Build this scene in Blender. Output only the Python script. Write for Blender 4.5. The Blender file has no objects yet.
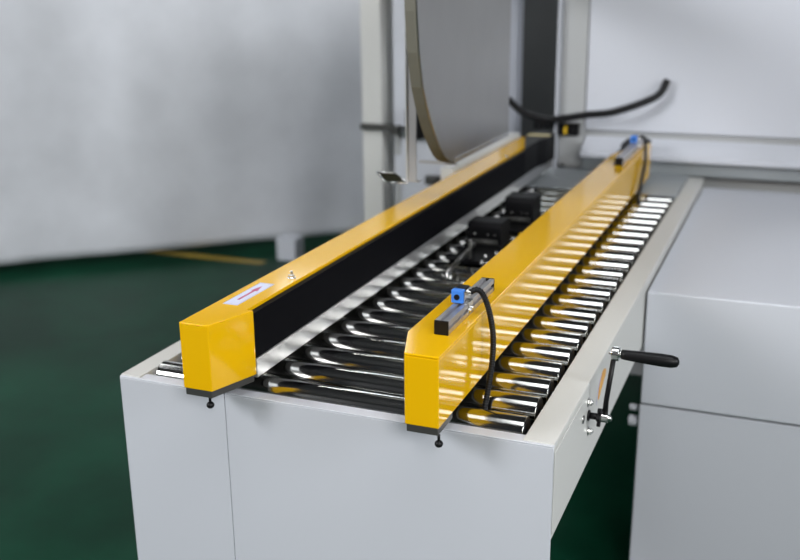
import bpy, bmesh, math, random
from mathutils import Vector, Matrix, noise
random.seed(4)
S = bpy.context.scene
COL = bpy.data.collections.new('scene'); S.collection.children.link(COL)

# ---------------------------------------------------------------- materials
def nt(name):
    m = bpy.data.materials.new(name); m.use_nodes = True
    n = m.node_tree.nodes; return m, n, m.node_tree.links, n['Principled BSDF']
def mat(name, col, rough=.5, metal=0., coat=0., bump=0., bscale=200., var=0., vscale=6., rvar=0., emit=None, spec=.5, aniso=None):
    m, n, l, b = nt(name)
    b.inputs['Base Color'].default_value = (*col, 1); b.inputs['Roughness'].default_value = rough
    b.inputs['Metallic'].default_value = metal; b.inputs['Coat Weight'].default_value = coat
    b.inputs['Coat Roughness'].default_value = .08; b.inputs['Specular IOR Level'].default_value = spec
    tc = n.new('ShaderNodeTexCoord')
    if var or rvar:
        t = n.new('ShaderNodeTexNoise'); t.inputs['Scale'].default_value = vscale; t.inputs['Detail'].default_value = 5
        l.new(tc.outputs['Object'], t.inputs['Vector'])
        if var:
            r = n.new('ShaderNodeValToRGB'); r.color_ramp.elements[0].position = .3; r.color_ramp.elements[1].position = .7
            r.color_ramp.elements[0].color = (*[c*(1-var) for c in col], 1); r.color_ramp.elements[1].color = (*[min(1, c*(1+var)) for c in col], 1)
            l.new(t.outputs['Fac'], r.inputs['Fac']); l.new(r.outputs['Color'], b.inputs['Base Color'])
        if rvar:
            mr = n.new('ShaderNodeMapRange'); mr.inputs['To Min'].default_value = max(.02, rough-rvar); mr.inputs['To Max'].default_value = rough+rvar
            l.new(t.outputs['Fac'], mr.inputs['Value']); l.new(mr.outputs['Result'], b.inputs['Roughness'])
    if bump:
        t2 = n.new('ShaderNodeTexNoise'); t2.inputs['Scale'].default_value = bscale; t2.inputs['Detail'].default_value = 3
        mp = n.new('ShaderNodeMapping'); l.new(tc.outputs['Object'], mp.inputs['Vector'])
        if aniso: mp.inputs['Scale'].default_value = aniso
        l.new(mp.outputs['Vector'], t2.inputs['Vector'])
        bp = n.new('ShaderNodeBump'); bp.inputs['Strength'].default_value = bump; bp.inputs['Distance'].default_value = .001
        l.new(t2.outputs['Fac'], bp.inputs['Height']); l.new(bp.outputs['Normal'], b.inputs['Normal'])
    if emit:
        b.inputs['Emission Color'].default_value = (*emit[0], 1); b.inputs['Emission Strength'].default_value = emit[1]
    return m
OLIVE = mat('dull_steel', (.16, .155, .125), .6, .3)
SATIN = mat('satin_steel', (.45, .45, .46), .45, .5)
YEL   = mat('yellow_paint', (.82, .455, .002), .08, 0, 0, bump=.05, bscale=500, spec=.6)
CREAM = mat('cream_paint', (.75, .66, .38), .35)
BELT  = mat('black_rubber', (.003, .003, .0045), .6, bump=.4, bscale=900, spec=.06)
BLK   = mat('black_plastic', (.006, .006, .007), .4, spec=.25)
DGREY = mat('dark_grey_plate', (.045, .045, .042), .45)
CHR   = mat('polished_roller_steel', (.55, .55, .535), .12, 1, rvar=.02, vscale=30)
ZINC  = mat('bright_zinc', (.75, .75, .74), .25, 1)
STEEL = mat('brushed_steel', (.34, .335, .32), .30, 1, rvar=.06, vscale=14, bump=.08, bscale=120, aniso=(1, .1, 1))
STRIP = mat('polished_steel_strip', (.72, .72, .73), .30, .85)
MBLK  = mat('matt_black_paint', (.006, .006, .007), .55, spec=.1)
ALU   = mat('anodised_aluminium', (.60, .59, .61), .36, .85)
WHT   = mat('machine_white_paint', (.58, .60, .655), .42, bump=.05, bscale=700)
FRM   = mat('light_grey_paint', (.60, .60, .58), .38, bump=.05, bscale=700)
GRY   = mat('grey_paint', (.42, .43, .435), .4)
SLATE = mat('slate_grey_bed', (.34, .37, .39), .38)
BLUE  = mat('blue_plastic', (.05, .22, .72), .35)
STK   = mat('sticker_white_blue', (.62, .66, .82), .35)
RED   = mat('sticker_red', (.45, .06, .16), .4)
ORG   = mat('orange_print', (.75, .36, .03), .4)
PUR   = mat('lilac_print', (.45, .42, .62), .4)
YLW   = mat('yellow_pictogram', (.85, .55, .02), .4)
TARP  = mat('white_tarpaulin', (.70, .72, .77), .5, var=.13, vscale=2.2, bump=.2, bscale=12)
WALLM = mat('white_wall', (.62, .64, .66), .8, var=.04, vscale=2)
DWALL = mat('dark_upper_wall', (.10, .105, .11), .8, var=.1, vscale=2)
PANE  = mat('added_pane_glow', (.8, .85, .9), .3, emit=((.9, .96, 1), 6))
CEIL  = mat('dark_ceiling', (.035, .037, .04), .8)
LAMP  = mat('added_lamp_tube', (.9, .9, .9), .4, emit=((1, .97, .92), 26))
HOUS  = mat('lamp_housing', (.2, .2, .2), .5)

def floor_mat():
    m, n, l, b = nt('green_epoxy_floor')
    tc = n.new('ShaderNodeTexCoord'); t = n.new('ShaderNodeTexNoise'); t.inputs['Scale'].default_value = 2.2; t.inputs['Detail'].default_value = 6
    l.new(tc.outputs['Object'], t.inputs['Vector'])
    r = n.new('ShaderNodeValToRGB'); r.color_ramp.elements[0].position = .35; r.color_ramp.elements[1].position = .7
    r.color_ramp.elements[0].color = (.002, .026, .013, 1); r.color_ramp.elements[1].color = (.006, .058, .030, 1)
    l.new(t.outputs['Fac'], r.inputs['Fac']); l.new(r.outputs['Color'], b.inputs['Base Color'])
    b.inputs['Roughness'].default_value = .3; b.inputs['Specular IOR Level'].default_value = .06
    bp = n.new('ShaderNodeBump'); bp.inputs['Strength'].default_value = .15; bp.inputs['Distance'].default_value = .01
    l.new(t.outputs['Fac'], bp.inputs['Height']); l.new(bp.outputs['Normal'], b.inputs['Normal'])
    return m
FLOOR = floor_mat()
LINE = mat('yellow_floor_paint', (.30, .20, .02), .4, var=.25, vscale=20)

# ---------------------------------------------------------------- mesh helpers
def B(): return bmesh.new()
def bx(bm, x0, x1, y0, y1, z0, z1, mi=0, rot=None):
    r = bmesh.ops.create_cube(bm, size=1)
    c = Vector(((x0+x1)/2, (y0+y1)/2, (z0+z1)/2))
    for v in r['verts']:
        p = Vector((v.co.x*(x1-x0), v.co.y*(y1-y0), v.co.z*(z1-z0)))
        if rot: p = rot @ p
        v.co = p + c
    for f in {f for v in r['verts'] for f in v.link_faces}: f.material_index = mi
    return r['verts']
def prism(bm, poly, z0, z1, axis='z', mi=0):
    def P(a, b, h): return (a, b, h) if axis == 'z' else ((h, a, b) if axis == 'x' else (a, h, b))
    lo = [bm.verts.new(P(a, b, z0)) for a, b in poly]; hi = [bm.verts.new(P(a, b, z1)) for a, b in poly]
    fs = [bm.faces.new(lo[::-1]), bm.faces.new(hi)]
    n = len(poly)
    for i in range(n): fs.append(bm.faces.new((lo[i], lo[(i+1) % n], hi[(i+1) % n], hi[i])))
    for f in fs: f.material_index = mi
def cyl(bm, p0, p1, r, seg=24, r2=None, mi=0, smooth=True):
    p0, p1 = Vector(p0), Vector(p1); d = p1-p0
    q = Vector((0, 0, 1)).rotation_difference(d.normalized())
    M = Matrix.Translation((p0+p1)/2) @ q.to_matrix().to_4x4()
    res = bmesh.ops.create_cone(bm, cap_ends=True, segments=seg, radius1=r, radius2=r if r2 is None else r2, depth=d.length, matrix=M)
    for f in {f for v in res['verts'] for f in v.link_faces}:
        f.material_index = mi
        if smooth and len(f.verts) == 4: f.smooth = True
def sph(bm, c, r, seg=16, mi=0, sc=(1, 1, 1)):
    res = bmesh.ops.create_uvsphere(bm, u_segments=seg, v_segments=seg//2+2, radius=r, matrix=Matrix.Translation(c) @ Matrix.Diagonal((*sc, 1)))
    for f in {f for v in res['verts'] for f in v.link_faces}: f.smooth = True; f.material_index = mi
def spline(pts, n):
    P = [Vector(p) for p in pts]; P = [P[0]*2-P[1]]+P+[P[-1]*2-P[-2]]; out = []
    for i in range(1, len(P)-2):
        for k in range(n):
            t = k/n; a, b, c, d = P[i-1:i+3]
            out.append(.5*((2*b)+(c-a)*t+(2*a-5*b+4*c-d)*t*t+(3*b-a-3*c+d)*t**3))
    out.append(P[-2]); return out
def tube(bm, pts, rf, seg=12, mi=0):
    rings = []; up = Vector((0.3, 1, .1)).normalized()
    for i, p in enumerate(pts):
        t = (pts[min(i+1, len(pts)-1)]-pts[max(i-1, 0)]).normalized()
        a = t.cross(up).normalized(); b = t.cross(a); r = rf(i)
        rings.append([bm.verts.new(p+(a*math.cos(w)+b*math.sin(w))*r) for w in [2*math.pi*k/seg for k in range(seg)]])
    for A, C in zip(rings, rings[1:]):
        for k in range(seg):
            f = bm.faces.new((A[k], A[(k+1) % seg], C[(k+1) % seg], C[k])); f.smooth = True; f.material_index = mi
    for R_ in (rings[0], rings[-1][::-1]): bm.faces.new(R_).material_index = mi
def obj(name, bm, mats, parent=None, bevel=0., seg=2, loc=None):
    bmesh.ops.recalc_face_normals(bm, faces=bm.faces[:])
    me = bpy.data.meshes.new(name); bm.to_mesh(me); bm.free()
    for m in (mats if isinstance(mats, (list, tuple)) else [mats]): me.materials.append(m)
    o = bpy.data.objects.new(name, me); COL.objects.link(o)
    if parent:
        o.parent = parent; o.location = -parent.location    # world coordinates were used; every parent Empty is unrotated
    if loc: o.location = loc
    if bevel:
        b = o.modifiers.new('bevel', 'BEVEL'); b.width = bevel; b.segments = seg; b.limit_method = 'ANGLE'; b.angle_limit = math.radians(40)
        b.harden_normals = True
    return o
def thing(name, label, cat, loc=(0, 0, 0), group=None):
    o = bpy.data.objects.new(name, None); COL.objects.link(o); o.location = loc; o.empty_display_size = .1
    o['label'] = label; o['category'] = cat
    if group: o['group'] = group
    return o
def tag(o, label, cat, group=None):
    o['label'] = label; o['category'] = cat
    if group: o['group'] = group
    return o
def sub(name, bm, mats, parent, bevel=0., seg=2, label=None):  # a sub-part: parent is a mesh part that already carries the offset
    o = obj(name, bm, mats, None, bevel, seg); o.parent = parent; o.location = (0, 0, 0)
    if label: o['label'] = label
    return o
def struct(name, bm, mats, bevel=0.):
    o = obj(name, bm, mats, None, bevel); o['kind'] = 'structure'; return o

FZ = -.75
# ---------------------------------------------------------------- setting
bm = B(); bx(bm, -7, 5, -3, 7, FZ-.1, FZ); struct('floor', bm, FLOOR)
bm = B(); bx(bm, -7, 5, 6.2, 6.35, FZ, 4.0); struct('wall_back', bm, DWALL)
bm = B(); bx(bm, -7.15, -7, -3, 6.2, FZ, 4.0); struct('wall_left', bm, DWALL)
for k, (x0, x1) in enumerate(((-3.7, -2.5), (-1.75, -.15))):  # unseen glowing panes, added for highlights on the rollers
    z0, z1 = 2.0, 3.0
    bm = B(); bx(bm, x0+.01, x1-.01, 6.175, 6.19, z0, z1)
    pane = struct('added_pane_%d' % (k+1), bm, PANE)
    bm = B()
    for a, b, c, d in ((x0-.05, x1+.05, z0-.06, z0-.001), (x0-.05, x1+.05, z1+.001, z1+.06), (x0-.05, x0+.009, z0, z1), (x1-.009, x1+.05, z0, z1), ((x0+x1)/2-.02, (x0+x1)/2+.02, z0, z1)): bx(bm, a, b, 6.14, 6.174, c, d)
    o = obj('added_pane_frame', bm, HOUS, None); o.parent = pane
bm = B(); bx(bm, -7, 5, -3, 7, 4.0, 4.1); struct('ceiling', bm, CEIL)
bm = B(); bx(bm, -6.9, -2.0, 3.0, 3.06, FZ, FZ+.0015); o = struct('trim_1', bm, LINE)

# hanging tarpaulin: a rippled sheet with thickness
def tarp():
    bm = B(); A = Vector((-5.2, .72, 0)); E = Vector((-1.15, 4.08, 0)); d = E-A; nrm = Vector((d.y, -d.x, 0)).normalized()
    nu, nz = 150, 46; g = []
    for i in range(nu+1):
        u = i/nu; row = []
        for j in range(nz+1):
            v = j/nz; zz = FZ+.05+v*1.95
            w = .03*noise.noise((u*9, v*1.3, 1.7))+.012*noise.noise((u*26, v*2.2, 5.1))+.02*noise.noise((u*3, v*4, 9))
            p = A+d*u+nrm*w; row.append(bm.verts.new((p.x, p.y, zz+.01*noise.noise((u*7, 3, 3))*(1-v))))
        g.append(row)
    for i in range(nu):
        for j in range(nz):
            f = bm.faces.new((g[i][j], g[i+1][j], g[i+1][j+1], g[i][j+1])); f.smooth = True
    o = obj('tarpaulin_curtain', bm, TARP)
    s = o.modifiers.new('thick', 'SOLIDIFY'); s.thickness = .006
    tag(o, 'large off-white tarpaulin curtain hanging behind the conveyor at the left', 'curtain')
tarp()
bm = B(); bx(bm, -1.965, -1.855, 3.10, 3.2, FZ, FZ+.12)
tag(obj('white_block', bm, WHT, bevel=.006), 'small white block on the green floor under the hem of the tarpaulin', 'block')

# ---------------------------------------------------------------- conveyor
XLO, XRO, XIL, XIR, YF, YE = -.55, .188, -.512, .142, .0655, 1.775
P = .075; Y0 = .122; RR = .0245; RZ = -.0235
cv = thing('roller_conveyor', 'light grey roller conveyor table with a bed of polished steel rollers', 'conveyor', (-.18, 1.0, FZ))
def channel(x0, x1, inner):
    bm = B(); t = .003
    y0, y1 = YF+.002, 2.136
    bx(bm, x0, x1, y0, y1, -.011, -.008)                        # top flange
    xo = x1-t if inner < 0 else x0
    bx(bm, xo, xo+t, y0, y1, -.160, -.0112)                     # outer web
    xi = x0 if inner < 0 else x1-t
    bx(bm, xi, xi+t, y0, y1, -.10, -.0112)                      # inner lip
    bx(bm, min(xo, xo+inner*.03)+ (0 if inner > 0 else t), max(xo, xo+inner*.03)+ (t if inner > 0 else 0), y0, y1, -.163, -.1602)
    return bm
obj('side_beam', channel(XIR, XRO, -1), FRM, cv, .0012)
obj('side_beam', channel(XLO, XIL, 1), FRM, cv, .0012)
# front apron: two full-height sheets with a joint, folded over at the top
for a, b in ((XLO, -.3480), (-.3470, XRO)):
    bm = B(); bx(bm, a, b, YF-.002, YF+.001, FZ+.09, -.0125)
    bx(bm, a+(.0 if a > -.5 else .0), b, YF-.002, YF+.022, -.0125, -.0098)
    obj('front_panel', bm, WHT, cv, .0014)
bm = B(); bx(bm, XIL+.002, XIR-.002, YF+.024, 2.14, -.095, -.092); obj('dark_underlay', bm, BLK, cv)  # black sheet added in place of the shaded interior under the rollers
for x in (XLO+.025, XRO-.065):
    for y in (.09, 2.08):
        bm = B(); bx(bm, x, x+.04, y, y+.04, FZ+.03, -.1635); lg = obj('leg', bm, FRM, cv, .003)
        bm = B(); cyl(bm, (x+.02, y+.02, FZ), (x+.02, y+.02, FZ+.012), .028, r2=.022); cyl(bm, (x+.02, y+.02, FZ+.012), (x+.02, y+.02, FZ+.03), .007)
        sub('levelling_foot', bm, BLK, lg)
bm = B()
cyl(bm, (XIL+.009, 0, 0), (XIR-.009, 0, 0), RR, 48)
for s, x in ((-1, XIL+.009), (1, XIR-.009)):
    cyl(bm, (x-.0005*s, 0, 0), (x+.0012*s, 0, 0), RR*.86, 32, mi=1); cyl(bm, (x, 0, 0), (x+.0085*s, 0, 0), .005, 12, mi=1)
first = obj('roller', bm, [CHR, BLK], None, .0012); first.parent = cv
nroll = int((YE-Y0)/P)+1
for i in range(nroll):
    o = first if i == 0 else first.copy()
    if i: COL.objects.link(o)
    o.location = Vector((0, Y0+i*P, RZ))-cv.location
# grey bed plates after the last roller
bm = B(); bx(bm, XIL+.002, XIR-.002, 1.795, 1.955, -.02, -.002); obj('bed_plate', bm, SLATE, cv, .002)['label'] = 'slate grey bed plate'
bm = B(); bx(bm, XIL+.002, XIR-.002, 1.958, 2.135, -.02, -.002); obj('bed_plate', bm, SLATE, cv, .002)['label'] = 'slate grey bed plate'
# right side details
bm = B(); bx(bm, XRO, XRO+.002, YF, .262, -.150, -.020); obj('cover_plate', bm, FRM, cv, .0008)
for (y, z) in ((.302, -.041), (.313, -.097)):
    bm = B(); cyl(bm, (XRO+.0002, y, z), (XRO+.0015, y, z), .0085, 20); cyl(bm, (XRO+.0015, y, z), (XRO+.0065, y, z), .006, 6, smooth=False); cyl(bm, (XRO+.0065, y, z), (XRO+.009, y, z), .003, 10)
    obj('hex_bolt', bm, ZINC, cv, .0006)
bm = B(); cyl(bm, (XRO+.0022, .252, -.050), (XRO+.004, .252, -.050), .007, 20, mi=0); cyl(bm, (XRO+.004, .252, -.050), (XRO+.0044, .252, -.050), .0055, 20, mi=1)
obj('bushing', bm, [ZINC, BLK], cv)
# printed crescent mark
def arcband(cy, cz, r0, r1, a0, a1, x, n=24, taper=True):
    bm = B(); I, O = [], []
    for k in range(n+1):
        t = k/n; a = math.radians(a0+(a1-a0)*t); w = math.sin(math.pi*(.12+.80*t)) if taper else 1
        rm = (r0+r1)/2; h = (r1-r0)/2*w
        for L, r in ((I, rm-h), (O, rm+h)):
            L.append((bm.verts.new((x, cy+math.cos(a)*r, cz+math.sin(a)*r)), bm.verts.new((x+.0004, cy+math.cos(a)*r, cz+math.sin(a)*r))))
    for k in range(n):
        bm.faces.new((I[k][1], I[k+1][1], O[k+1][1], O[k][1])); bm.faces.new((I[k][0], O[k][0], O[k+1][0], I[k+1][0]))
        bm.faces.new((O[k][0], O[k][1], O[k+1][1], O[k+1][0])); bm.faces.new((I[k][0], I[k+1][0], I[k+1][1], I[k][1]))
    return bm
obj('printed_mark', arcband(.440, -.095,   .036, .064, 74, 156, XRO+.0003), ORG, cv)['label'] = 'orange printed crescent'
obj('printed_mark', arcband(.440, -.095, .064, .068, 115, 165, XRO+.0003), PUR, cv)['label'] = 'pale lilac printed line'

# ---------------------------------------------------------------- yellow side belt guides
XL, W, W1, C, T, ZB = -.3776, .0782, .0507, .0838, .127, .020
XR = -.0387; YEND = 1.93
def guide(side):
    # side=+1: belt on the +x face (left-hand guide), -1: belt on the -x face
    if side > 0: X = lambda a: XL+a
    else: X = lambda a: XR+W-a
    r = thing('side_belt_guide',
              'yellow belt guide with a warning sticker and bolt on top, black belt facing the rollers' if side > 0 else
              'yellow belt guide carrying the two blue sensors, beside the crank side of the conveyor',
              'conveyor guide', (X(W/2), 1.0, 0), 'yellow side belt guides')
    e0, e1 = 1.705, 1.945
    full = [(X(0), 0), (X(W1), 0), (X(W), C), (X(W), e0), (X(.013), e1), (X(0), e1)]
    poly = [(X(0), 0), (X(W1), 0), (X(W), C), (X(W), C+.004), (X(W-.012), C+.004), (X(W-.012), e0+.042), (X(.013), e1), (X(0), e1)]
    zc = T-.004 if side < 0 else T
    if side < 0: poly = poly[::-1]; full = full[::-1]
    bm = B(); prism(bm, poly, ZB, zc)
    if side < 0: prism(bm, full, zc, T)
    obj('cover', bm, YEL, r, .0016, 3)
    poly = [(X(.002), .002), (X(W1-.002), .002), (X(W-.003), C), (X(W-.012), C+.012), (X(W-.012), 2.0), (X(.014), 2.0), (X(.014), C), (X(.002), C-.02)]
    if side < 0: poly = poly[::-1]
    bm = B(); prism(bm, poly, .0085, ZB-.0005); obj('base_plate', bm, DGREY, r, .0008)
    a, b = sorted((X(W-.0108), X(W)))
    bm = B(); bx(bm, a, b, C+.0055, 2.06, .0130, .0455); obj('slide_strip', bm, STRIP, r, .001)['label'] = 'polished steel strip below the belt'
    bm = B(); prism(bm, [(X(W-.0115), C+.0055), (X(W-.0005), C+.0055), (X(W-.0005), e0-.001), (X(W-.0115), e0+.040)], .0465, .1215); obj('belt', bm, BELT, r)
    hd = [(X(W-.001), e0+.001), (X(W-.001), 1.86), (X(W+.013), 1.93), (X(W+.013), 2.04), (X(W+.004), 2.07), (X(.030), 2.07), (X(.0135), 2.04), (X(.0135), e1+.001)]
    bm = B(); prism(bm, hd, .0465, .1295 if side > 0 else .1225); obj('belt_head', bm, MBLK, r, .002)
    a, b = sorted((X(.016), X(W+.012)))
    if side > 0: bm = B(); bx(bm, a, b, 1.965, 1.975, .130, .134)
    if side > 0: obj('pulley_cover', bm, CREAM, r, .001)['label'] = 'cream cover plate over the belt head'
    # adjusting knob hanging under the nose
    kx = X(.040) if side > 0 else X(.003)
    bm = B(); cyl(bm, (kx, .009, .0075), (kx, .009, -.001), .0022, 10); sph(bm, (kx, .009, -.0065), .0062, 16, sc=(1, 1, .9)); obj('knob', bm, BLK, r)['label'] = 'small round black knob under the nose'
    return r
gl = guide(1); gr = guide(-1)
# sticker on the left guide
lx = -.349
bm = B(); bx(bm, lx-.0135, lx+.0135, .100, .220, T+.0001, T+.0005)
st = obj('sticker', bm, STK, gl); st['label'] = 'pale blue and white sticker with a red arrow'
bm = B(); bx(bm, lx-.0022, lx+.0022, .125, .180, T+.0005, T+.0008); prism(bm, [(lx-.0065, .175), (lx+.0065, .175), (lx, .202)], T+.0005, T+.0008)
sub('arrow', bm, RED, st)
bm = B()
bx(bm, lx-.0128, lx-.0118, .102, .218, T+.0005, T+.0007); bx(bm, lx+.0118, lx+.0128, .102, .218, T+.0005, T+.0007)
bx(bm, lx-.0118, lx+.0118, .102, .1032, T+.0005, T+.0007); bx(bm, lx-.0118, lx+.0118, .2168, .218, T+.0005, T+.0007)
sub('sticker_border', bm, PUR, st)
bx_, by_ = -.325, .262
bm = B(); cyl(bm, (bx_, by_, T+.0001), (bx_, by_, T+.0018), .0075, 20); cyl(bm, (bx_, by_, T+.0018), (bx_, by_, T+.0065), .0052, 6, smooth=False); cyl(bm, (bx_, by_, T+.0065), (bx_, by_, T+.013), .0026, 12)
obj('bolt', bm, ZINC, gl, .0004)['label'] = 'bright hex bolt standing on the cover'
bm = B(); cyl(bm, (-.312, 1.55, T+.0001), (-.312, 1.55, T+.004), .005, 12); obj('bolt', bm, ZINC, gl)

# ---------------------------------------------------------------- sensors on the right guide
def sensor(y0, y1, ys, label, hose):
    r = thing('sensor_assembly', label, 'sensor', (.012, (y0+y1)/2, T), 'sensors on the yellow belt guide')
    z0, z1, x0, x1 = T+.0003, T+.0215, .0025, .0235
    # slotted aluminium profile
    h = .0022; s = (x1-x0)/2; cx = (x0+x1)/2; cz = (z0+z1)/2; q = s; g = .0032; d = .0045
    poly = []
    for k in range(4):
        a = math.radians(90*k); ca, sa = math.cos(a), math.sin(a)
        for (u, v) in ((q, -q), (q, -g), (q-d, -g), (q-d, g), (q, g)):
            poly.append((cx+u*ca-v*sa, cz+u*sa+v*ca))
    bm = B(); prism(bm, poly, y0+.003, y1-.003, 'y'); obj('profile_bar', bm, ALU, r, .0003)
    for a, b in ((y0, y0+.003), (y1-.003, y1)):
        bm = B(); bx(bm, x0-.0004, x1+.0004, a, b, z0, z1+.0004); obj('end_cap', bm, BLK, r, .0008)
    for a in (y0+.012, y1-.03):
        bm = B(); bx(bm, x0-.004, x0-.0005, a, a+.010, z0, z0+.004); obj('mounting_tab', bm, DGREY, r)
    # blue body
    zc = z1+.0008
    bm = B(); bx(bm, -.0010, .0180, ys, ys+.012, zc, zc+.0205); body = obj('sensor_body', bm, BLUE, r, .0016, 3)
    bm = B(); bx(bm, -.0004, .0172, ys+.0121, ys+.036, zc+.0005, zc+.0195); sub('body_back', bm, BLK, body, .001)
    bm = B(); cyl(bm, (.0085, ys-.0014, zc+.0098), (.0085, ys+.0002, zc+.0098), .0044, 24); sub('lens', bm, BLK, body, label='round black lens')
    bm = B(); bx(bm, .0183, .0197, ys+.004, ys+.034, z0+.012, zc+.018)
    bx(bm, .0197, .0250, ys+.008, ys+.028, z1+.0006, z1+.002); bx(bm, .0236, .025, ys+.008, ys+.028, z0+.004, z1+.002)
    # keep the upright leg above the bar only
    for v in list(bm.verts):
        if v.co.x < .0198 and v.co.z < z1: v.co.z = z1+.0006
    obj('bracket', bm, ZINC, r, .0003)
    bm = B(); cyl(bm, (.025, ys+.012, z0+.010), (.0285, ys+.012, z0+.010), .0035, 6, smooth=False); cyl(bm, (.025, ys+.024, z0+.010), (.0275, ys+.024, z0+.010), .003, 12)
    obj('screw', bm, ZINC, r)
    bm = B(); cyl(bm, (.0198, ys+.024, zc+.012), (.0245, ys+.024, zc+.0125), .0052, 16); obj('connector', bm, ZINC, r, .0005)
    pts = spline(hose, 28)
    L = [0]
    for p_, q_ in zip(pts, pts[1:]): L.append(L[-1]+(q_-p_).length)
    n = int(L[-1]/.0010); res = []; j = 0
    for k in range(n+1):
        t = L[-1]*k/n
        while j < len(L)-2 and L[j+1] < t: j += 1
        res.append(pts[j].lerp(pts[j+1], (t-L[j])/max(1e-9, L[j+1]-L[j])))
    bm = B(); tube(bm, res, lambda i: .0049 if i % 4 in (0, 1) else .0040, 14); obj('corrugated_hose', bm, BLK, r)
    return r
zz = T+.0193+.0035
sensor(.083, .312, .166, 'blue sensor with black lens on a slotted aluminium bar, nearest the camera', 
       [(.0235, .190, zz+.0125), (.031, .192, zz+.016), (.040, .195, zz+.009), (.0505, .195, zz-.016), (.0575, .195, .095), (.0580, .192, .055), (.0570, .178, .015), (.0560, .160, -.020), (.0560, .1595, -.060)])
sensor(1.52, 1.90, 1.79, 'distant blue sensor on an aluminium bar at the far end of the yellow guide',
       [(.0235, 1.814, zz+.0125), (.031, 1.81, zz+.016), (.041, 1.80, zz+.006), (.049, 1.77, .10), (.050, 1.72, .06), (.050, 1.675, .02), (.050, 1.662, -.02), (.050, 1.6600, -.055)])

# ---------------------------------------------------------------- hand crank
cy_, cz_ = .306, -.066
r = thing('hand_crank', 'black hand crank with a dark grip on the right side of the conveyor', 'crank', (XRO, cy_, cz_))
bm = B(); cyl(bm, (XRO+.0008, cy_, cz_), (XRO+.020, cy_, cz_), .0055, 20); cyl(bm, (XRO+.0008, cy_, cz_), (XRO+.003, cy_, cz_), .009, 20); obj('shaft', bm, BLK, r)
hx = XRO+.021
bm = B(); cyl(bm, (hx-.005, cy_, cz_), (hx+.001, cy_, cz_), .0085, 24)
for k in range(5):
    a = 2*math.pi*k/5+.5; p_ = (hx-.002, cy_+math.cos(a)*.0115, cz_+math.sin(a)*.0115); cyl(bm, (p_[0]-.0028, p_[1], p_[2]), (p_[0]+.0028, p_[1], p_[2]), .0046, 16)
obj('locking_knob', bm, BLK, r, .0006)
bm = B(); cyl(bm, (hx+.001, cy_, cz_), (hx+.012, cy_, cz_), .0078, 20); sph(bm, (hx+.0125, cy_, cz_), .0058, 16); obj('hub', bm, ZINC, r, .0006)
ax = hx+.0065; top = (ax+.010, cy_, .047)
bm = B(); tube(bm, [Vector((ax, cy_, cz_+.004)), Vector((ax+.001, cy_, cz_+.03)), Vector(top)], lambda i: (.0048, .0042, .0040)[i], 16); obj('crank_arm', bm, BLK, r)
bm = B(); cyl(bm, (top[0]-.009, top[1], top[2]), (top[0]-.004, top[1], top[2]), .0030, 16); cyl(bm, (top[0]-.004, top[1], top[2]), (top[0]+.008, top[1], top[2]), .0115, 24); cyl(bm, (top[0]+.008, top[1], top[2]), (top[0]+.011, top[1], top[2]), .0060, 20)
obj('collar', bm, ZINC, r, .0012)
bm = B(); g0 = top[0]+.011
prof = [(0, .0076), (.006, .0082), (.03, .0094), (.06, .0104), (.078, .0100), (.086, .0078), (.089, .003)]
tube(bm, [Vector((g0+a, top[1], top[2]-.02*a)) for a, _ in prof], lambda i: prof[i][1], 24); obj('grip', bm, BLK, r)['label'] = 'black tapered grip'

# ---------------------------------------------------------------- overhead steel guide (curved nose) and hanging bracket
r = thing('curved_steel_guide', 'large brushed steel guide plate with a curved nose hanging above the belt', 'guide plate', (-.25, 1.0, .225))
nose = [(.672, .64), (.676, .56), (.687, .48), (.708, .41), (.728, .373), (.747, .344), (.776, .306), (.809, .272), (.834, .252), (.858, .238), (.884, .229), (.909, .225)]
bm = B(); prism(bm, nose+[(1.339, .225), (1.339, .64)], -.252, -.249, 'x'); obj('side_plate', bm, STEEL, r, .0006)
bm = B(); pts = nose; X0, X1 = -.276, -.2525
inn = [(y+.0022, z+.0022) for y, z in pts]
prism(bm, pts+inn[::-1], X0, X1, 'x'); obj('nose_band', bm, OLIVE, r)
bm = B(); bx(bm, -.336, -.246, .903, .915, .2190, .2245); obj('foot_bar', bm, SATIN, r, .0004)
bm = B(); bx(bm, X0, -.2525, .915, 1.335, .2255, .228); obj('bottom_flange', bm, STEEL, r)
bm = B(); bx(bm, -.2495, -.246, .90, 1.33, .2245, .236); obj('edge_rail', bm, ZINC, r, .0006)

r = thing('hanging_bracket', 'flat steel strap bracket with a bent foot, left of the curved steel plate', 'bracket', (-.35, .9, .17))
bm = B(); prism(bm, [(-.3585, .64), (-.3385, .64), (-.3395, .176), (-.3605, .176)], .898, .9015, 'y'); obj('strap', bm, SATIN, r, .0005)
bm = B(); bx(bm, -.3630, -.3605, .893, .9015, .176, .64); obj('lit_strap_edge', bm, FRM, r, .0004)  # lighter paint stands in for the lit edge of the strap
bm = B()
c4 = [Vector((-.443, .910, .190)), Vector((-.397, .914, .190)), Vector((-.357, .888, .1745)), Vector((-.409, .884, .1735))]
nn = (c4[1]-c4[0]).cross(c4[3]-c4[0]).normalized()*.003
lo = [bm.verts.new(p_) for p_ in c4]; hi = [bm.verts.new(p_+nn) for p_ in c4]
bm.faces.new(lo); bm.faces.new(hi[::-1])
for k in range(4): bm.faces.new((lo[k], lo[(k+1) % 4], hi[(k+1) % 4], hi[k]))
obj('foot_plate', bm, mat('dark_foot_steel', (.02, .02, .012), .6, spec=.05), r, .0005)
bm = B()
for a, b in ((0, 1), (1, 2), (2, 3), (3, 0)): cyl(bm, c4[a], c4[b], .0017, 8)
obj('rim', bm, ZINC, r)['label'] = 'bright steel rim'
bm = B(); bx(bm, -.3605, -.335, .9018, .925, .1745, .1775); obj('angle', bm, ZINC, r, .0005)

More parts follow.
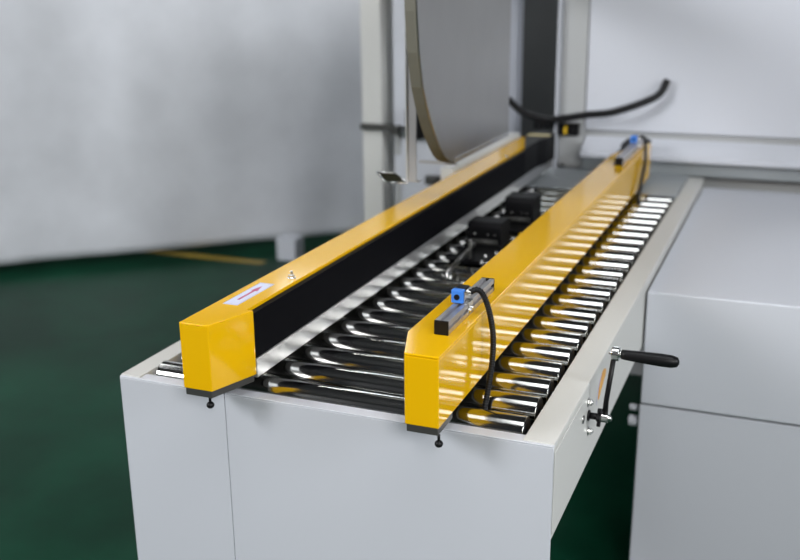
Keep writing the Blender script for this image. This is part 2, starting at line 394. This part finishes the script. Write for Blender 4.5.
# ---------------------------------------------------------------- black units standing on the rollers
def unit(x0, x1, y0, y1, z1, label, lever):
    r = thing('taping_unit', label, 'machine part', ((x0+x1)/2, (y0+y1)/2, .004), 'black units between the yellow guides')
    bm = B(); rr = .014; pl = [(y0, .012)]
    for k in range(7): w = math.pi-k*math.pi/12; pl.append((y0+rr+rr*math.cos(w), z1-rr+rr*math.sin(w)))
    for k in range(7): w = math.pi/2-k*math.pi/12; pl.append((y1-rr+rr*math.cos(w), z1-rr+rr*math.sin(w)))
    pl.append((y1, .012)); prism(bm, pl, x0, x1, 'x'); obj('housing', bm, MBLK, r, .001)
    bm = B(); bx(bm, x0-.002, x1+.002, y0-.02, y1+.01, .0035, .0118); obj('base_plate', bm, MBLK, r, .001)
    bm = B(); cyl(bm, (x0+.004, y0-.016, .019), (x1-.004, y0-.016, .019), .007, 18); obj('front_roller', bm, DGREY, r)
    for x in (x0+.02, (x0+x1)/2+.01, x1-.015):
        bm = B(); cyl(bm, (x, y0-.001, .034), (x, y0+.0005, .034), .0035, 12); obj('screw', bm, ZINC, r)
    if lever:
        bm = B(); bx(bm, x0+.01, x1+.03, .86, y0-.024, .0035, .012); obj('slide_bed', bm, MBLK, r, .001)
        bm = B(); tube(bm, [Vector((-.213, .735, .0105)), Vector((-.208, .80, .022)), Vector((-.208, .925, .034))], lambda i: .0055, 10); obj('lever', bm, STEEL, r)['label'] = 'brushed steel lever'
        bm = B(); cyl(bm, (-.217, .735, .0115), (-.199, .735, .0115), .008, 16); obj('lever_pin', bm, ZINC, r)
        bm = B(); bx(bm, -.206, -.200, .875, .887, .0035, .055); obj('post', bm, STEEL, r, .001)
        for (x, y) in ((-.165, .85), (-.15, .84), (-.172, .90), (-.155, .93)):
            bm = B(); cyl(bm, (x, y, .0035), (x, y, .018), .0045, 12); obj('screw', bm, ZINC, r)
    else:
        bm = B(); bx(bm, x0+.02, x1+.02, 1.17, y0-.024, .0035, .010); obj('slide_bed', bm, MBLK, r, .001)
        bm = B(); bx(bm, x0+.075, x1+.016, 1.14, 1.155, .0035, .012); obj('yellow_bar', bm, YEL, r, .001)
unit(-.256, -.172, 1.02, 1.10, .062, 'black box unit with steel lever standing on the rollers, nearer of the two', True)
unit(-.236, -.160, 1.27, 1.36, .072, 'plain black box unit on the rollers near the slate grey plates', False)

# ---------------------------------------------------------------- far machine behind the conveyor
r = thing('machine_cabinet', 'white stepped machine housing closing the far end of the conveyor', 'machine', (.3, 2.4, FZ))
bm = B(); bx(bm, -.305, 1.5, 2.19, 2.75, FZ, .640); obj('cabinet_body', bm, GRY, r, .004)
bm = B(); prism(bm, [(2.165, .048), (2.10, .044), (2.10, .060), (2.189, .105), (2.189, .048)], -.215, 1.5, 'x'); obj('sloped_ledge', bm, WHT, r, .002)
bm = B(); bx(bm, -.215, 1.5, 2.17, 2.189, .128, .636); obj('upper_panel', bm, WHT, r, .002)
bm = B(); bx(bm, -.215, 1.5, 2.14, 2.189, -.005, .0435); obj('lower_panel', bm, SLATE, r, .002)
bm = B(); bx(bm, -.303, -.2185, 2.165, 2.189, .0, .636); obj('side_panel', bm, GRY, r, .002)
bm = B(); bx(bm, -.312, -.3055, 2.13, 2.60, -.3, .636); obj('edge_strip', bm, WHT, r, .002)
bm = B(); bx(bm, -.297, -.278, 2.155, 2.164, .0, .006); obj('rubber_stop', bm, BLK, r)
r = thing('switch_box', 'small black box with a yellow mark on the far grey panel', 'switch box', (-.26, 2.15, .12))
bm = B(); bx(bm, -.302, -.232, 2.14, 2.1645, .108, .150); obj('box_body', bm, BLK, r, .002)
bm = B(); prism(bm, [(-.280, .114), (-.272, .113), (-.270, .141), (-.277, .141), (-.282, .130)], 2.1385, 2.1398, 'y'); obj('yellow_mark', bm, YLW, r)
bm = B(); cyl(bm, (-.252, 2.132, .127), (-.252, 2.1398, .127), .009, 20); obj('push_button', bm, BLK, r, .001)
bm = B(); pts = spline([(-.455, 2.05, .235), (-.40, 2.05, .192), (-.33, 2.05, .172), (-.27, 2.06, .176), (-.19, 2.07, .190), (-.10, 2.08, .203), (.02, 2.12, .25), (.05, 2.15, .30)], 12)
tube(bm, pts, lambda i: .012, 14); tag(obj('black_cable', bm, BLK), 'thick black cable drooping above the far belt pulley', 'cable')
bm = B(); cyl(bm, (-.365, 2.18, .137), (-.335, 2.18, .137), .014, 24); bx(bm, -.394, -.366, 2.165, 2.195, .122, .15); bx(bm, -.334, -.318, 2.17, 2.19, .127, .148)
o = obj('drive_motor', bm, BLK, None, .002); tag(o, 'small dark motor behind the end of the left yellow guide', 'motor')

# ---------------------------------------------------------------- guard beam and mast, left background
bm = B(); prism(bm, [(-.425, .085), (-.388, .085), (-.388, .128), (-.394, .1345), (-.425, .1345)], 1.30, 1.98, 'y')
o = obj('guard_beam', bm, FRM, None, .002); tag(o, 'light grey box beam running along the outer side of the left yellow guide', 'beam')
r = thing('machine_mast', 'white machine mast with grey slots standing beside the far conveyor end', 'machine mast', (-.68, 2.1, FZ))
bm = B(); bx(bm, -.862, -.475, 2.03, 2.3, FZ, .60); obj('mast_panel', bm, WHT, r, .003)
bm = B(); bx(bm, -.97, -.893, 2.0, 2.3, FZ, .60); obj('column', bm, FRM, r, .004)
bm = B(); bx(bm, -.892, -.8625, 2.06, 2.28, FZ, .595); obj('slot_back', bm, GRY, r)
bm = B(); bx(bm, -.858, -.836, 2.025, 2.0295, .03, .118); obj('slot_cover', bm, GRY, r, .001)
bm = B(); bx(bm, -.858, -.836, 2.025, 2.0295, -.30, -.06); obj('slot_cover', bm, GRY, r, .001)
bm = B(); bx(bm, -.972, -.85, 1.985, 1.9995, .119, .141); bx(bm, -.862, -.83, 1.99, 2.0295, .106, .134); obj('clamp_bar', bm, DGREY, r, .002)
bm = B(); bx(bm, -.97, -.25, 2.0, 2.08, .6405, .74); bx(bm, -.46, -.25, .66, 2.0, .6405, .74); bx(bm, -.97, -.475, 2.0, 2.3, .6005, .64); obj('overhead_arm', bm, FRM, r, .004)
bm = B(); bx(bm, -.80, -.735, 1.985, 2.0295, .095, .20); bx(bm, -.79, -.745, 1.97, 1.985, .10, .16)
tag(obj('valve_block', bm, BLK, None, .003), 'black block fixed to the white mast behind the steel strap', 'valve block')
bm = B(); bx(bm, -.735, -.665, 2.00, 2.0295, -.065, -.035); bx(bm, -.72, -.69, 1.985, 2.0, -.06, -.04)
tag(obj('dark_clamp', bm, DGREY, None, .003), 'low dark clamp on the white mast, just above the left yellow guide', 'clamp')
bm = B(); bx(bm, -.595, -.575, 1.99, 2.0295, -.10, .02); tag(obj('grey_post', bm, GRY, None, .002), 'short grey upright on the mast under the curved steel plate', 'post')

# ---------------------------------------------------------------- neighbouring white machine on the right
r = thing('side_machine', 'white machine body standing beside the crank side of the conveyor', 'machine', (.8, 1.6, FZ))
bm = B(); bx(bm, .1925, 1.5, .90, 2.09, -.292, -.03); obj('upper_body', bm, WHT, r, .004)
bm = B(); bx(bm, .190, 1.5, .905, 2.09, FZ+.0, -.297); obj('lower_body', bm, WHT, r, .004)
for z, rr_ in ((-.316, .008), (-.349, .013)):
    bm = B(); cyl(bm, (.1895, .93, z), (.166, .93, z), rr_, 20); obj('round_bolt', bm, WHT, r, .002)

# ---------------------------------------------------------------- unseen lamps added for reflections and fill
def lamp(x, y, ln, z=3.3, w=.10, al='y', n=2):
    r = thing('added_lamp', 'unseen fluorescent batten added under the dark ceiling', 'lamp', (x, y, z), 'added ceiling lamps')
    bm = B(); a, b = (w, ln/2) if al == 'y' else (ln/2, w); bx(bm, x-a, x+a, y-b, y+b, z+.02, z+.06)
    cyl(bm, (x, y, z+.06), (x, y, 4.0), .008, 8); obj('housing', bm, HOUS, r)
    for k in range(n):
        o_ = (-.5+k)*w if n > 1 else 0
        bm = B()
        if al == 'y': bx(bm, x+o_-.03, x+o_+.03, y-b+.02, y+b-.02, z-.03, z+.018)
        else: bx(bm, x-a+.02, x+a-.02, y+o_-.03, y+o_+.03, z-.03, z+.018)
        obj('added_lamp_tube', bm, LAMP, r)
lamp(-3.2, 4.6, 1.5, al='x', w=.06)  # unseen batten, added for its reflection in the steel and paint
PANEL = mat('added_panel_glow', (.8, .85, .9), .4, emit=((.96, .98, 1), 5.5))  # unseen panels added for roller and paint streaks and to light the tarpaulin
for nm, x0, x1, y0, y1 in (('over the tarpaulin, furthest left', -4.3, -3.3, -.6, 2.0), ('directly above the conveyor', -.82, -.10, -1.55, .35), ('over the side machine, furthest right', .55, 1.6, -1.55, .35)):
    bm = B(); bx(bm, x0, x1, y0, y1, 3.93, 3.95)
    p_ = obj('added_light_panel', bm, PANEL); tag(p_, 'unseen glowing panel added under the dark ceiling, the one ' + nm, 'light_panel')
    bm = B()
    for a, b, c, d in ((x0-.05, x0-.001, y0-.05, y1+.05), (x1+.001, x1+.05, y0-.05, y1+.05), (x0, x1, y0-.05, y0-.001), (x0, x1, y1+.001, y1+.05)): bx(bm, a, b, c, d, 3.90, 3.999)
    sub('added_panel_frame', bm, HOUS, p_)

# unseen area lights added as fill for front faces, mast and tarpaulin
def area(name, loc, rot, sx, sy, e, col=(1, 1, 1)):
    l = bpy.data.lights.new(name, 'AREA'); l.shape = 'RECTANGLE'; l.size = sx; l.size_y = sy; l.energy = e; l.color = col
    o = bpy.data.objects.new(name, l); COL.objects.link(o); o.location = loc; o.rotation_euler = [math.radians(a) for a in rot]; return o
area('fill_right', (4.6, -.8, 2.0), (0, 72, 12), 1.6, 1.6, 150, (.95, .98, 1))
area('fill_rear', (2.0, -2.7, 1.8), (65, 0, 28), 1.4, 1.0, 85, (1, .99, .97))
area('fill_left', (-3.3, -2.7, 2.1), (66, 0, -28), 1.2, 1.2, 150, (.97, .98, 1))

w = bpy.data.worlds.new('world'); S.world = w; w.use_nodes = True
w.node_tree.nodes['Background'].inputs[0].default_value = (.55, .6, .68, 1); w.node_tree.nodes['Background'].inputs[1].default_value = .05

# ---------------------------------------------------------------- camera
cam = bpy.data.cameras.new('camera'); co = bpy.data.objects.new('camera', cam); COL.objects.link(co)
yaw, pit, rol = .3875113, -.29459479, -.01081595
f = Vector((-math.sin(yaw)*math.cos(pit), math.cos(yaw)*math.cos(pit), math.sin(pit)))
rt = Vector((math.cos(yaw), math.sin(yaw), 0)); up = rt.cross(f)
r2 = rt*math.cos(rol)+up*math.sin(rol); u2 = -rt*math.sin(rol)+up*math.cos(rol)
co.matrix_world = Matrix(((r2.x, u2.x, -f.x, .46191157), (r2.y, u2.y, -f.y, -1.17093478), (r2.z, u2.z, -f.z, .61470161), (0, 0, 0, 1)))
cam.sensor_width = 36; cam.lens = 982.33*36/800; cam.clip_start = .01
cam.dof.use_dof = True; cam.dof.focus_distance = 1.48; cam.dof.aperture_fstop = 3.2
S.camera = co
S.view_settings.view_transform = 'Standard'; S.view_settings.look = 'None'; S.view_settings.exposure = 0; S.view_settings.gamma = 1
S.view_settings.use_curve_mapping = False
S.cycles.use_denoising = True; S.cycles.max_bounces = 10; S.cycles.sample_clamp_indirect = 12
